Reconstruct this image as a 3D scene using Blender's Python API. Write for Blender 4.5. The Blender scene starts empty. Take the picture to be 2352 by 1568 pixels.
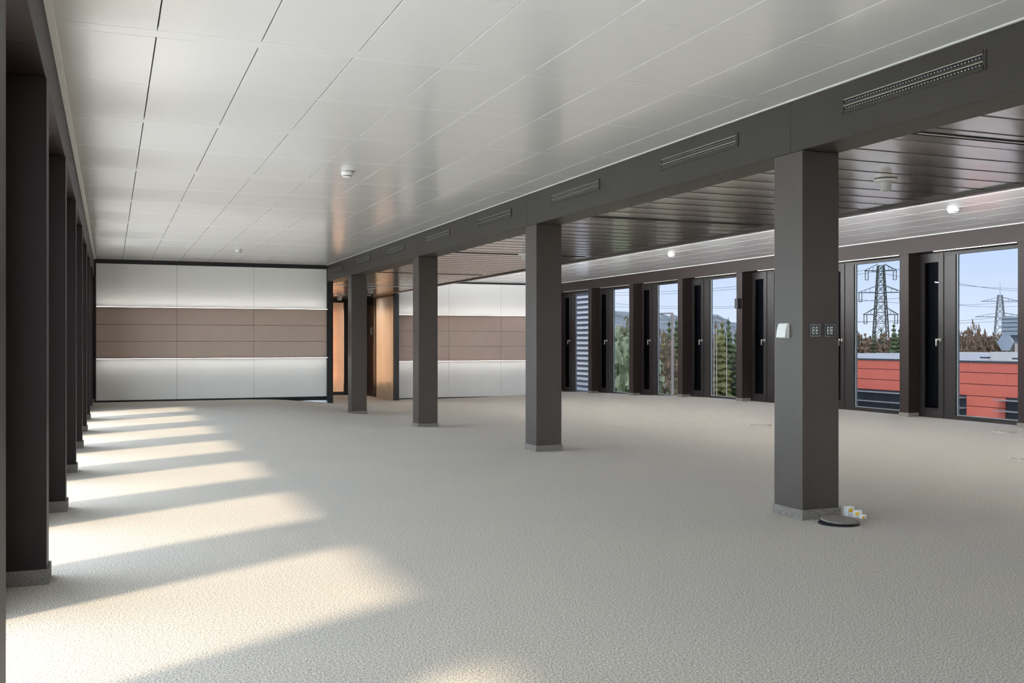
import bpy, bmesh, math, random
import numpy as np
from mathutils import Vector, Matrix
random.seed(7)
S = bpy.context.scene
C = S.collection
PI = math.pi

# ------------------------------------------------------------------ camera
CAM_H = 1.2
FPX = 2328.0
YAW = math.atan((1176 - 253) / FPX)
cam = bpy.data.cameras.new('camera')
cam.sensor_width = 36
cam.lens = 36 * FPX / 2352
cam.shift_y = 1 / 2352
cam.clip_start = 0.05
cam.clip_end = 8000
cam_o = bpy.data.objects.new('camera', cam)
C.objects.link(cam_o)
cam_o.location = (0, 0, CAM_H)
cam_o.rotation_euler = (PI / 2, 0, -YAW)
S.camera = cam_o

# ------------------------------------------------------------------ view, sky, sun
S.view_settings.view_transform = 'Standard'
S.view_settings.look = 'None'
S.view_settings.gamma = 1
S.view_settings.use_curve_mapping = False
S.view_settings.exposure = 0.15
SKY = 9.9
SUN = 5.3
FILL = 500.0
WASH = 15.0
LAMP = 45.0
w = bpy.data.worlds.new('sky')
S.world = w
w.use_nodes = True
nt = w.node_tree
nt.nodes.clear()
n_out = nt.nodes.new('ShaderNodeOutputWorld')
n_bg = nt.nodes.new('ShaderNodeBackground')
n_tc = nt.nodes.new('ShaderNodeTexCoord')
n_sep = nt.nodes.new('ShaderNodeSeparateXYZ')
n_ramp = nt.nodes.new('ShaderNodeValToRGB')
n_noise = nt.nodes.new('ShaderNodeTexNoise')
n_cr = nt.nodes.new('ShaderNodeValToRGB')
n_mix = nt.nodes.new('ShaderNodeMix')
n_mix.data_type = 'RGBA'
nt.links.new(n_tc.outputs['Generated'], n_sep.inputs[0])
nt.links.new(n_sep.outputs['Z'], n_ramp.inputs[0])
r = n_ramp.color_ramp
r.elements[0].position = 0.0
r.elements[0].color = (0.71, 0.84, 0.97, 1)
r.elements[1].position = 1.0
r.elements[1].color = (0.54, 0.66, 0.88, 1)
e = r.elements.new(0.09)
e.color = (0.52, 0.70, 0.95, 1)
e = r.elements.new(0.3)
e.color = (0.51, 0.67, 0.92, 1)
n_noise.inputs['Scale'].default_value = 3.0
n_noise.inputs['Detail'].default_value = 6
n_map = nt.nodes.new('ShaderNodeMapping')
n_map.inputs['Scale'].default_value = (1, 1, 4)
nt.links.new(n_tc.outputs['Generated'], n_map.inputs[0])
nt.links.new(n_map.outputs[0], n_noise.inputs['Vector'])
nt.links.new(n_noise.outputs['Fac'], n_cr.inputs[0])
n_cr.color_ramp.elements[0].position = 0.56
n_cr.color_ramp.elements[1].position = 0.78
nt.links.new(n_cr.outputs[0], n_mix.inputs['Factor'])
nt.links.new(n_ramp.outputs[0], n_mix.inputs['A'])
n_mix.inputs['B'].default_value = (0.9, 0.94, 1.0, 1)
nt.links.new(n_mix.outputs['Result'], n_bg.inputs[0])
n_bg.inputs[1].default_value = SKY
nt.links.new(n_bg.outputs[0], n_out.inputs[0])

SUN_AZ = math.radians(31)
SUN_EL = math.radians(47)
sl = bpy.data.lights.new('sun', 'SUN')
sl.energy = SUN
sl.angle = math.radians(5)
sl.color = (1.0, 0.93, 0.83)
sun_o = bpy.data.objects.new('sun', sl)
C.objects.link(sun_o)
sd = Vector((math.cos(SUN_AZ) * math.cos(SUN_EL), math.sin(SUN_AZ) * math.cos(SUN_EL), -math.sin(SUN_EL)))
sun_o.rotation_euler = sd.to_track_quat('-Z', 'Y').to_euler()
sun_o.location = (-20, -12, 25)

# ------------------------------------------------------------------ materials
def mat(name, col, rough=0.5, metal=0.0, spec=0.5, var=0.0, vscale=30, bump=0.0, bscale=60, detail=3, stretch=(1, 1, 1), coat=0.0):
    m = bpy.data.materials.new(name)
    m.use_nodes = True
    t = m.node_tree
    b = t.nodes['Principled BSDF']
    b.inputs['Base Color'].default_value = (*col, 1)
    b.inputs['Roughness'].default_value = rough
    b.inputs['Metallic'].default_value = metal
    b.inputs['Specular IOR Level'].default_value = spec
    b.inputs['Coat Weight'].default_value = coat
    b.inputs['Coat Roughness'].default_value = 0.11
    tc = t.nodes.new('ShaderNodeTexCoord')
    mp = t.nodes.new('ShaderNodeMapping')
    mp.inputs['Scale'].default_value = stretch
    t.links.new(tc.outputs['Object'], mp.inputs[0])
    if var > 0:
        n = t.nodes.new('ShaderNodeTexNoise')
        n.inputs['Scale'].default_value = vscale
        n.inputs['Detail'].default_value = detail
        t.links.new(mp.outputs[0], n.inputs['Vector'])
        rp = t.nodes.new('ShaderNodeValToRGB')
        rp.color_ramp.elements[0].position = 0.3
        rp.color_ramp.elements[1].position = 0.7
        rp.color_ramp.elements[0].color = (*[c * (1 - var) for c in col], 1)
        rp.color_ramp.elements[1].color = (*[min(1, c * (1 + var)) for c in col], 1)
        t.links.new(n.outputs['Fac'], rp.inputs[0])
        t.links.new(rp.outputs[0], b.inputs['Base Color'])
    if bump > 0:
        n2 = t.nodes.new('ShaderNodeTexNoise')
        n2.inputs['Scale'].default_value = bscale
        n2.inputs['Detail'].default_value = 2
        t.links.new(mp.outputs[0], n2.inputs['Vector'])
        bp = t.nodes.new('ShaderNodeBump')
        bp.inputs['Strength'].default_value = bump
        bp.inputs['Distance'].default_value = 0.01
        t.links.new(n2.outputs['Fac'], bp.inputs['Height'])
        t.links.new(bp.outputs[0], b.inputs['Normal'])
    return m

def glass(name, tint, refl=0.06):
    m = bpy.data.materials.new(name)
    m.use_nodes = True
    t = m.node_tree
    t.nodes.clear()
    o = t.nodes.new('ShaderNodeOutputMaterial')
    tr = t.nodes.new('ShaderNodeBsdfTransparent')
    tr.inputs[0].default_value = (*[math.sqrt(c) for c in tint], 1)
    gl = t.nodes.new('ShaderNodeBsdfGlossy')
    gl.inputs['Roughness'].default_value = 0.02
    gl.inputs[0].default_value = (0.8, 0.85, 0.9, 1)
    mx = t.nodes.new('ShaderNodeMixShader')
    mx.inputs[0].default_value = refl
    t.links.new(tr.outputs[0], mx.inputs[1])
    t.links.new(gl.outputs[0], mx.inputs[2])
    t.links.new(mx.outputs[0], o.inputs[0])
    return m

def emit(name, col, st):
    m = mat(name, col, 0.5)
    b = m.node_tree.nodes['Principled BSDF']
    b.inputs['Emission Color'].default_value = (*col, 1)
    b.inputs['Emission Strength'].default_value = st
    return m

def carpet_mat():
    m = bpy.data.materials.new('carpet')
    m.use_nodes = True
    t = m.node_tree
    b = t.nodes['Principled BSDF']
    b.inputs['Roughness'].default_value = 0.95
    b.inputs['Specular IOR Level'].default_value = 0.15
    b.inputs['Sheen Weight'].default_value = 0.15
    tc = t.nodes.new('ShaderNodeTexCoord')
    n1 = t.nodes.new('ShaderNodeTexNoise')
    n1.inputs['Scale'].default_value = 125
    n1.inputs['Detail'].default_value = 4.0
    n1.inputs['Roughness'].default_value = 0.8
    t.links.new(tc.outputs['Object'], n1.inputs['Vector'])
    rp = t.nodes.new('ShaderNodeValToRGB')
    els = rp.color_ramp.elements
    els[0].position = 0.37
    els[0].color = (0.108, 0.096, 0.077, 1)
    els[1].position = 0.63
    els[1].color = (0.785, 0.70, 0.585, 1)
    e = els.new(0.5)
    e.color = (0.410, 0.366, 0.306, 1)
    t.links.new(n1.outputs['Fac'], rp.inputs[0])
    n2 = t.nodes.new('ShaderNodeTexNoise')
    n2.inputs['Scale'].default_value = 0.9
    n2.inputs['Detail'].default_value = 4
    t.links.new(tc.outputs['Object'], n2.inputs['Vector'])
    rp2 = t.nodes.new('ShaderNodeValToRGB')
    rp2.color_ramp.elements[0].position = 0.3
    rp2.color_ramp.elements[0].color = (0.93, 0.94, 0.96, 1)
    rp2.color_ramp.elements[1].position = 0.7
    rp2.color_ramp.elements[1].color = (1, 0.985, 0.96, 1)
    t.links.new(n2.outputs['Fac'], rp2.inputs[0])
    mx = t.nodes.new('ShaderNodeMix')
    mx.data_type = 'RGBA'
    mx.blend_type = 'MULTIPLY'
    mx.inputs['Factor'].default_value = 1
    t.links.new(rp.outputs[0], mx.inputs['A'])
    t.links.new(rp2.outputs[0], mx.inputs['B'])
    t.links.new(mx.outputs['Result'], b.inputs['Base Color'])
    bp = t.nodes.new('ShaderNodeBump')
    bp.inputs['Strength'].default_value = 0.25
    bp.inputs['Distance'].default_value = 0.006
    t.links.new(n1.outputs['Fac'], bp.inputs['Height'])
    t.links.new(bp.outputs[0], b.inputs['Normal'])
    return m

M = dict(
    carpet=carpet_mat(),
    skirt=mat('carpet_skirting', (0.20, 0.18, 0.16), 0.95, var=0.6, vscale=160, bump=0.3, bscale=160),
    column=mat('bronze_grey_paint', (0.050, 0.038, 0.0325), 0.40, spec=0.7, var=0.05, vscale=3, bump=0.04, bscale=400),
    beam=mat('beam_grey_paint', (0.043, 0.038, 0.032), 0.5, spec=0.4, var=0.05, vscale=3, bump=0.04, bscale=400),
    facade=mat('facade_brown_paint', (0.016, 0.0095, 0.009), 0.5, spec=0.25, var=0.08, vscale=2, bump=0.03, bscale=300),
    frame=mat('window_frame_metal', (0.012, 0.0095, 0.0095), 0.42, spec=0.35, var=0.05, vscale=6),
    black=mat('black_metal', (0.012, 0.012, 0.014), 0.45, spec=0.4, var=0.1, vscale=8),
    ceil=mat('white_metal_ceiling', (0.90, 0.90, 0.895), 0.25, spec=0.8, var=0.012, vscale=1.2, coat=0.5),
    ceilback=mat('ceiling_void', (0.22, 0.22, 0.215), 0.8, var=0.05, vscale=4),
    trim=mat('white_trim', (0.82, 0.82, 0.81), 0.35, var=0.02, vscale=5),
    bronze=mat('bronze_metal_boards', (0.86, 0.81, 0.775), 0.18, metal=1.0, var=0.03, vscale=5, stretch=(0.3, 6, 1)),
    bronzedark=mat('dark_bronze_edge', (0.05, 0.042, 0.04), 0.35, spec=0.5, var=0.05, vscale=6),
    wwhite=mat('white_wall_panel', (0.85, 0.85, 0.83), 0.42, spec=0.45, var=0.015, vscale=2),
    wbrown=mat('taupe_wall_panel', (0.70, 0.55, 0.465), 0.42, spec=0.45, var=0.03, vscale=2.5),
    plaster=mat('plaster', (0.75, 0.75, 0.73), 0.8, var=0.02, vscale=3),
    beige=mat('beige_lacquer_board', (0.72, 0.635, 0.54), 0.3, spec=0.5, var=0.07, vscale=3, stretch=(1, 1, 0.2)),
    brown=mat('dark_brown_door', (0.07, 0.045, 0.035), 0.4, var=0.1, vscale=4),
    orange=mat('warm_lobby_wall', (0.75, 0.45, 0.27), 0.6, var=0.06, vscale=2.5),
    clear=glass('clear_glass', (0.98, 0.91, 0.79), 0.04),
    tint=glass('outdoor_dimming_glass', (0.0965, 0.0925, 0.095), 0.0),  # tint put in to dim the bright outdoors to indoor levels
    sash=glass('dark_sash_glass', (0.30, 0.32, 0.36), 0.004),
    seal=mat('grey_glazing_gasket', (0.33, 0.36, 0.38), 0.4, var=0.05, vscale=5),
    steel=mat('brushed_steel', (0.75, 0.71, 0.66), 0.3, metal=0.9, var=0.03, vscale=20),
    white=mat('white_plastic', (0.80, 0.80, 0.79), 0.35, var=0.01, vscale=10),
    greyp=mat('grey_plastic', (0.55, 0.56, 0.55), 0.4, var=0.02, vscale=10),
    slotblk=mat('slot_black', (0.008, 0.008, 0.01), 0.6, var=0.1, vscale=20),
    lip=mat('aluminium_lip', (0.55, 0.52, 0.44), 0.35, metal=0.7, var=0.05, vscale=20),
    chrome=mat('chrome_frame', (0.6, 0.62, 0.65), 0.12, metal=1, var=0.02, vscale=20),
    yellow=mat('yellow_plastic', (0.85, 0.50, 0.02), 0.4, var=0.03, vscale=20),
    diffuser=mat('light_diffuser', (0.80, 0.79, 0.76), 0.25, var=0.01, vscale=8),
    lit=emit('lit_corridor_diffuser', (1.0, 0.95, 0.87), LAMP),
    fill=emit('fill_light_strip', (0.97, 0.98, 1.0), FILL),
    wash=emit('added_wash_strip', (1.0, 0.97, 0.93), WASH),
    screen=mat('perforated_dark_screen', (0.016, 0.018, 0.024), 0.5, var=0.2, vscale=90),
    # outdoors
    red=mat('red_cladding', (0.98, 0.235, 0.15), 0.5, var=0.05, vscale=0.8),
    redwin=glass('facade_window_glass', (0.25, 0.3, 0.4), 0.25),
    navy=mat('navy_window_infill', (0.035, 0.055, 0.10), 0.3, var=0.1, vscale=1),
    lgrey=mat('light_grey_metal', (0.45, 0.47, 0.48), 0.4, var=0.04, vscale=2),
    dgrey=mat('dark_grey_edge', (0.07, 0.08, 0.09), 0.5, var=0.05, vscale=2),
    roof=mat('pale_roof_membrane', (0.62, 0.62, 0.60), 0.8, var=0.08, vscale=0.4),
    cream=mat('cream_concrete', (0.82, 0.79, 0.72), 0.8, var=0.06, vscale=1.5),
    duct=mat('galvanised_duct', (0.50, 0.56, 0.60), 0.35, metal=0.5, var=0.08, vscale=2),
    pylon=mat('galvanised_pylon', (0.11, 0.13, 0.105), 0.6, var=0.1, vscale=0.3),
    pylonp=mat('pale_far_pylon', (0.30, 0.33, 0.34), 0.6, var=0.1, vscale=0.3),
    wire=mat('wire', (0.16, 0.17, 0.18), 0.6, var=0.1, vscale=0.1),
    reflector=mat('pale_bounce_surface', (0.84, 0.82, 0.77), 0.8, var=0.08, vscale=1.5),  # pale surface for the slabs added to bounce daylight
    grass=mat('grass_and_gravel', (0.24, 0.24, 0.17), 0.9, var=0.35, vscale=0.08, detail=6),
    hill=mat('hazy_forest_hill', (0.33, 0.36, 0.345), 0.95, var=0.35, vscale=0.02, detail=8),  # pale grey tone paints distance haze into the forest colour
    pine=mat('spruce_needles', (0.13, 0.165, 0.075), 0.8, var=0.45, vscale=0.9),
    pine2=mat('spruce_needles_yellowish', (0.24, 0.235, 0.08), 0.8, var=0.45, vscale=0.9),
    bush=mat('pale_green_leaves', (0.40, 0.46, 0.26), 0.8, var=0.5, vscale=1.5),
    twig=mat('bare_brown_twigs', (0.34, 0.24, 0.16), 0.9, var=0.4, vscale=0.8),
    olive=mat('olive_twigs', (0.27, 0.24, 0.14), 0.9, var=0.4, vscale=0.8),
    bark=mat('bark', (0.12, 0.095, 0.07), 0.9, var=0.3, vscale=3),
    pole=mat('pale_pole_paint', (0.62, 0.53, 0.46), 0.5, var=0.05, vscale=2),
    slat=mat('pale_louvre_slat', (0.90, 0.90, 0.90), 0.5, var=0.05, vscale=3),
    slatdark=mat('louvre_backing', (0.40, 0.41, 0.44), 0.6, var=0.05, vscale=3),
)

# ------------------------------------------------------------------ mesh helpers
class MB:
    def __init__(s):
        s.v = []; s.f = []
    def add(s, vs, fs):
        o = len(s.v)
        s.v += [tuple(q) for q in vs]
        s.f += [tuple(i + o for i in q) for q in fs]
        return s
    def box(s, x0, x1, y0, y1, z0, z1):
        return s.add([(x0, y0, z0), (x1, y0, z0), (x1, y1, z0), (x0, y1, z0), (x0, y0, z1), (x1, y0, z1), (x1, y1, z1), (x0, y1, z1)],
                     [(0, 3, 2, 1), (4, 5, 6, 7), (0, 1, 5, 4), (1, 2, 6, 5), (2, 3, 7, 6), (3, 0, 4, 7)])
    def bar(s, a, b, t, t2=None):
        a = Vector(a); b = Vector(b)
        d = (b - a).normalized()
        u = d.cross(Vector((0, 0, 1)))
        if u.length < 1e-3: u = Vector((1, 0, 0))
        u.normalize(); v = d.cross(u)
        t2 = t if t2 is None else t2
        vs = []
        for p, tt in ((a, t), (b, t2)):
            for su, sv in ((-1, -1), (1, -1), (1, 1), (-1, 1)):
                vs.append(p + u * su * tt / 2 + v * sv * tt / 2)
        return s.add(vs, [(0, 1, 2, 3), (7, 6, 5, 4), (0, 4, 5, 1), (1, 5, 6, 2), (2, 6, 7, 3), (3, 7, 4, 0)])
    def lathe(s, prof, n=24, c=(0, 0, 0)):
        vs = []; fs = []
        for (r, z) in prof:
            for i in range(n):
                a = 2 * PI * i / n
                vs.append((c[0] + r * math.cos(a), c[1] + r * math.sin(a), c[2] + z))
        m = len(prof)
        for j in range(m - 1):
            for i in range(n):
                k = (i + 1) % n
                fs.append((j * n + i, j * n + k, (j + 1) * n + k, (j + 1) * n + i))
        fs.append(tuple(range(n - 1, -1, -1)))
        fs.append(tuple(range((m - 1) * n, m * n)))
        return s.add(vs, fs)
    def mesh(s, name, m, bevel=0.0, smooth=False):
        me = bpy.data.meshes.new(name)
        me.from_pydata(s.v, [], s.f)
        bm = bmesh.new()
        bm.from_mesh(me)
        bmesh.ops.recalc_face_normals(bm, faces=bm.faces)
        if bevel > 0:
            bmesh.ops.bevel(bm, geom=bm.edges[:] , offset=bevel, segments=1, affect='EDGES')
        bm.to_mesh(me)
        bm.free()
        if smooth:
            for p in me.polygons: p.use_smooth = True
        me.materials.append(m)
        return me
    def build(s, name, m, parent=None, loc=(0, 0, 0), bevel=0.0, smooth=False):
        return link(name, s.mesh(name, m, bevel, smooth), parent, loc)

def link(name, me, parent=None, loc=(0, 0, 0), rot=(0, 0, 0), scale=None):
    o = bpy.data.objects.new(name, me)
    C.objects.link(o)
    o.location = loc
    o.rotation_euler = rot
    if scale is not None: o.scale = scale
    if parent is not None: o.parent = parent
    return o

def B(x0, x1, y0, y1, z0, z1):
    return MB().box(x0, x1, y0, y1, z0, z1)

def tag(o, label, cat, group=None, kind=None):
    o['label'] = label
    o['category'] = cat
    if group: o['group'] = group
    if kind: o['kind'] = kind
    return o

def thing(name, label, cat, loc=(0, 0, 0), group=None, kind=None):
    o = bpy.data.objects.new(name, None)
    C.objects.link(o)
    o.empty_display_size = 0.1
    o.location = loc
    return tag(o, label, cat, group, kind)

def at(x, y, d):
    f = Vector((math.sin(YAW), math.cos(YAW), 0)); rt = Vector((math.cos(YAW), -math.sin(YAW), 0))
    p = (f + rt * ((x - 1176) / FPX) + Vector((0, 0, 1)) * (-(y - 785) / FPX)) * d
    return p + Vector((0, 0, CAM_H))

ORD = ['first', 'second', 'third', 'fourth', 'fifth', 'sixth', 'seventh', 'eighth', 'ninth', 'tenth', 'eleventh', 'twelfth', 'thirteenth', 'fourteenth']

# ------------------------------------------------------------------ floor: level carpet that falls gently towards the far corridor
DP = [(4.5, 14.8, .10), (4.5, 19.4, .21), (4.6, 21.6, .13), (7.1, 26.4, .36), (9.0, 26.8, .36), (10.8, 26.8, .32), (11.9, 24.3, .16), (11.9, 22, .11), (11.9, 26.4, .23),
      (11.9, 19.7, .03), (11.9, 17.4, 0), (11.9, 12.8, 0), (11.9, 8, 0), (11.9, 0, 0), (6.3, 29.7, .37), (7.0, 28.2, .36), (4.5, 10.2, 0), (4.5, 5.6, 0), (4.5, 0, 0),
      (8, 12, .0), (8, 5, 0), (3.6, 14, 0), (3.3, 19, .02), (3.4, 21.7, .02), (1.5, 21.7, 0), (1.5, 17, 0), (1.5, 12, 0), (1.5, 5, 0), (-.3, 21.7, 0), (-.3, 14, 0), (-.3, 7, 0), (-.3, 0, 0), (4.6, 26, .26), (4.6, 30.5, .36), (7.5, 17, .10), (7.5, 22, .24)]
_P = np.array([d[:2] for d in DP]); _V = np.array([d[2] for d in DP])
def _phi(r2):
    return np.where(r2 > 1e-9, 0.5 * r2 * np.log(np.maximum(r2, 1e-9)), 0.0)
def _solve():
    n = len(_P)
    d2 = ((_P[:, None] - _P[None]) ** 2).sum(-1)
    A = np.zeros((n + 3, n + 3))
    A[:n, :n] = _phi(d2) + 0.5 * np.eye(n)
    A[:n, n] = 1; A[:n, n + 1:] = _P
    A[n, :n] = 1; A[n + 1:, :n] = _P.T
    return np.linalg.solve(A, np.concatenate([_V, [0, 0, 0]]))
_W = _solve()
def fz(x, y):
    p = np.array([x, y])
    d2 = ((_P - p) ** 2).sum(-1)
    v = (_phi(d2) * _W[:-3]).sum() + _W[-3] + _W[-2] * x + _W[-1] * y
    t = min(1, max(0, (y - 10.8) / 3.0))
    v = max(0.0, v) * t * t * (3 - 2 * t)
    tx = min(1, max(0, (x - 2.2) / 1.6))
    return -float(v) * tx * tx * (3 - 2 * tx)
X0, X1, Y0, Y1 = -0.62, 12.3, -4.2, 31.0
nx, ny = 52, 142
vs = []; fs = []
for j in range(ny):
    for i in range(nx):
        x = X0 + (X1 - X0) * i / (nx - 1); y = Y0 + (Y1 - Y0) * j / (ny - 1)
        vs.append((x, y, fz(x, y)))
for j in range(ny - 1):
    for i in range(nx - 1):
        a = j * nx + i
        fs.append((a, a + 1, a + nx + 1, a + nx))
fl = MB().add(vs, fs).build('floor', M['carpet'], smooth=True)
tag(fl, 'speckled warm grey carpet floor of the empty open-plan office', 'floor', kind='structure')

# ------------------------------------------------------------------ ceilings
ZL, ZR, ZD = 2.845, 2.87, 2.50
XB0, XB1 = 4.33, 4.63           # beam and column line
XD = 7.0                        # far edge of the bronze ceiling
PW = 0.5397

def panel_mesh(name, wx, wy, m, gx=0.0035, gy=0.0012, th=0.022):
    return B(gx, wx - gx, gy, wy - gy, 0, th).mesh(name, m, bevel=0.0012)

def panel_ceiling(root, x_first, ncol, z, y_first, nrow, xw_edge=None):
    wide = panel_mesh('panel', PW, 1.0795, M['ceil'])
    strip = B(0.0, 1, 0.001, 0.128, 0, 0.018)
    me_e = {}
    for j in range(nrow):
        ys = y_first + 2.30 * j
        st = B(x_first + 0.002, x_first + ncol * PW - 0.002, ys + 0.001, ys + 0.129, z + 0.001, z + 0.02).build('carrier_strip', M['ceil'], root)
        for half in (0, 1):
            yy = ys + 0.131 + half * 1.0845
            for i in range(ncol):
                link('panel', wide, root, (x_first + i * PW, yy, z))

ceiling = B(-0.34, XB0 + 0.02, -4.1, 21.9, ZL + 0.05, ZL + 0.35).build('ceiling', M['ceilback'])
tag(ceiling, 'white metal panel ceiling over the left half of the office', 'ceiling', kind='structure')
XL0 = 0.232 - PW
# nine panel columns, the outer ones trimmed by the edge trims
panel_ceiling(ceiling, XL0, 8, ZL, 5.672 - 2.30 * 4, 12)
edge = panel_mesh('panel', XB0 - (XL0 + 8 * PW) - 0.022, 1.0795, M['ceil'])
for j in range(12):
    ys = 5.672 - 2.30 * 4 + 2.30 * j
    B(XL0 + 8 * PW - 0.002, XB0 - 0.022, ys + 0.001, ys + 0.129, ZL + 0.001, ZL + 0.02).build('carrier_strip', M['ceil'], ceiling)
    for half in (0, 1):
        link('panel', edge, ceiling, (XL0 + 8 * PW, ys + 0.131 + half * 1.0845, ZL))
t1 = B(-0.318, -0.288, -4.1, 21.72, ZL - 0.016, ZL + 0.03).box(-0.288, -0.262, -4.1, 21.72, ZL - 0.007, ZL + 0.03).build('trim_1', M['trim'], bevel=0.002)
tag(t1, 'slim white edge trim where the left ceiling meets the window wall', 'trim', kind='structure')
t2 = B(XB0 - 0.022, XB0 - 0.001, -4.1, 21.72, ZL - 0.006, ZL + 0.03).build('trim_2', M['trim'], bevel=0.002)
tag(t2, 'slim white edge trim where the left ceiling meets the grey beam', 'trim', kind='structure')

ceil_r = B(XD, 12.3, -4.1, 27.0, ZR + 0.05, ZR + 0.35).build('ceiling', M['ceilback'])
tag(ceil_r, 'white metal panel ceiling along the right window wall', 'ceiling', kind='structure')
XR0 = XD + 0.075
panel_ceiling(ceil_r, XR0, 8, ZR, 5.672 - 2.30 * 4, 14)
edge = panel_mesh('panel', 11.885 - (XR0 + 8 * PW), 1.0795, M['ceil'])
for j in range(14):
    ys = 5.672 - 2.30 * 4 + 2.30 * j
    B(XR0 + 8 * PW - 0.002, 11.885, ys + 0.001, ys + 0.129, ZR + 0.001, ZR + 0.02).build('carrier_strip', M['ceil'], ceil_r)
    for half in (0, 1):
        link('panel', edge, ceil_r, (XR0 + 8 * PW, ys + 0.131 + half * 1.0845, ZR))
t3 = B(11.872, 11.899, -4.1, 26.85, ZR - 0.008, ZR + 0.03).build('trim_3', M['trim'], bevel=0.002)
tag(t3, 'slim white edge trim above the right window wall', 'trim', kind='structure')

# bronze board ceiling
ceil_d = B(XB1 - 0.17, XD, -4.1, 31.0, ZD + 0.06, ZD + 0.34).build('ceiling', M['black'])
tag(ceil_d, 'glossy bronze metal board ceiling of the middle bay behind the beam', 'ceiling', kind='structure')
BW = 0.3555
def board_mesh(x0, x1):
    n = 6
    vs = []; fs = []
    prof = [(0.0, 0.022)]
    for i in range(n + 1):
        u = i / n
        prof.append((0.003 + (BW - 0.006) * u, -0.0009 * (1 - (2 * u - 1) ** 2) + 0.0040 * (1 - u)))
    prof.append((BW - 0.002, 0.022))
    for x in (x0, x1):
        vs += [(x, a, b) for a, b in prof]
    k = len(prof)
    for i in range(k - 1):
        fs.append((i, i + 1, k + i + 1, k + i))
    fs.append((k - 1, 0, k, 2 * k - 1))
    return MB().add(vs, fs).mesh('board', M['bronze'])
SLOTS = [4.93, 9.47, 14.0, 18.55, 23.1, 27.6]
bm_full = board_mesh(XB1 - 0.01, XD - 0.062)
joint_me = B(XB1 - 0.01, XD - 0.062, -0.006, 0.006, 0.0, 0.012).mesh('joint_strip', M['bronzedark'])
def cut_board(y, ys):
    # the board that holds a light slot, cut open around it
    z0, z1 = ZD + 0.001, ZD + 0.025
    for (x0, x1, y0, y1) in ((XB1 - 0.01, XD - 0.062, y + 0.002, ys - 0.034), (XB1 - 0.01, XD - 0.062, ys + 0.034, y + BW - 0.002)):
        if y1 - y0 > 0.004:
            B(x0, x1, y0, y1, z0, z1).build('board', M['bronze'], ceil_d)
    B(XB1 - 0.01, 5.69 - 1.046, ys - 0.034, ys + 0.034, z0, z1).build('board', M['bronze'], ceil_d)
    B(5.69 + 1.046, XD - 0.062, ys - 0.034, ys + 0.034, z0, z1).build('board', M['bronze'], ceil_d)
y = 4.075 - BW * 23
while y < 29.65:
    hit = [q for q in SLOTS if y < q < y + BW]
    if hit:
        ys = min(max(hit[0], y + 0.04), y + BW - 0.04)
        SLOTS[SLOTS.index(hit[0])] = ys
        cut_board(y, ys)
    else:
        link('board', bm_full, ceil_d, (0, y, ZD + 0.003))
    link('joint_strip', joint_me, ceil_d, (0, y, ZD))
    y += BW
bulk = B(XD - 0.06, XD, -4.1, 31.0, ZD - 0.018, ZR + 0.05).build('trim_4', M['bronzedark'], bevel=0.003)
tag(bulk, 'dark bronze edge strip between the bronze board ceiling and white ceiling', 'trim', kind='structure')

# unseen added cove light behind the edge strip, brightening the right bay
t = thing('fill_light', 'added unseen cove light behind the dark bronze ceiling edge, washing the right ceiling', 'light', (XD, 0, 2.50))
B(0.0, 0.13, -4.0, 26.2, 0, 0.02).build('shelf', M['bronzedark'], t)
MB().add([(0.055, -4.0, 0.052), (0.125, -4.0, 0.030), (0.123, -4.0, 0.022), (0.053, -4.0, 0.044), (0.055, 23.8, 0.052), (0.125, 23.8, 0.030), (0.123, 23.8, 0.022), (0.053, 23.8, 0.044)],
         [(0, 1, 2, 3), (4, 7, 6, 5), (0, 4, 5, 1), (1, 5, 6, 2), (2, 6, 7, 3), (3, 7, 4, 0)]).build('added_light_strip', M['fill'], t)

# light slots in the bronze ceiling
def slot_light(y, label):
    t = thing('ceiling_light', label, 'light', (5.69, y, ZD), 'recessed light slots in the bronze ceiling')
    L = 1.035
    for (a, b, c, d) in ((-L, L, 0.026, 0.032), (-L, L, -0.032, -0.028), (-L - 0.01, -L, -0.032, 0.032), (L, L + 0.01, -0.032, 0.032)):
        B(a, b, c, d, -0.006, 0.05).build('frame', M['slotblk'], t)
    B(-L, L, -0.028, 0.026, 0.0, 0.05).build('diffuser', M['lit' if y > 21.7 else 'diffuser'], t)
    return t
for yy, lab in zip(SLOTS, ['long recessed light slot in the bronze ceiling right of the nearest column', 'long recessed light slot in the bronze ceiling between first and second column',
                           'long recessed light slot in the bronze ceiling left of the second column', 'long recessed light slot in the bronze ceiling left of the third column', 'recessed light slot in the corridor ceiling before the dark door', 'recessed light slot in the corridor ceiling nearest the glowing door']):
    slot_light(yy, lab)

# ------------------------------------------------------------------ beam and columns
beam = thing('beam', 'long dark grey boxed ceiling beam carried by the row of columns', 'beam', (XB0, 0, 0))
yb = [-4.1, 0.98, 5.6 + 0.15, 10.3 + 0.15, 14.85, 21.72]
for a, b in zip(yb[:-1], yb[1:]):
    B(0, XB1 - XB0, a + 0.0012, b - 0.0012, 2.492, ZL + 0.05).build('cladding_panel', M['beam'], beam, bevel=0.002)

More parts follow.
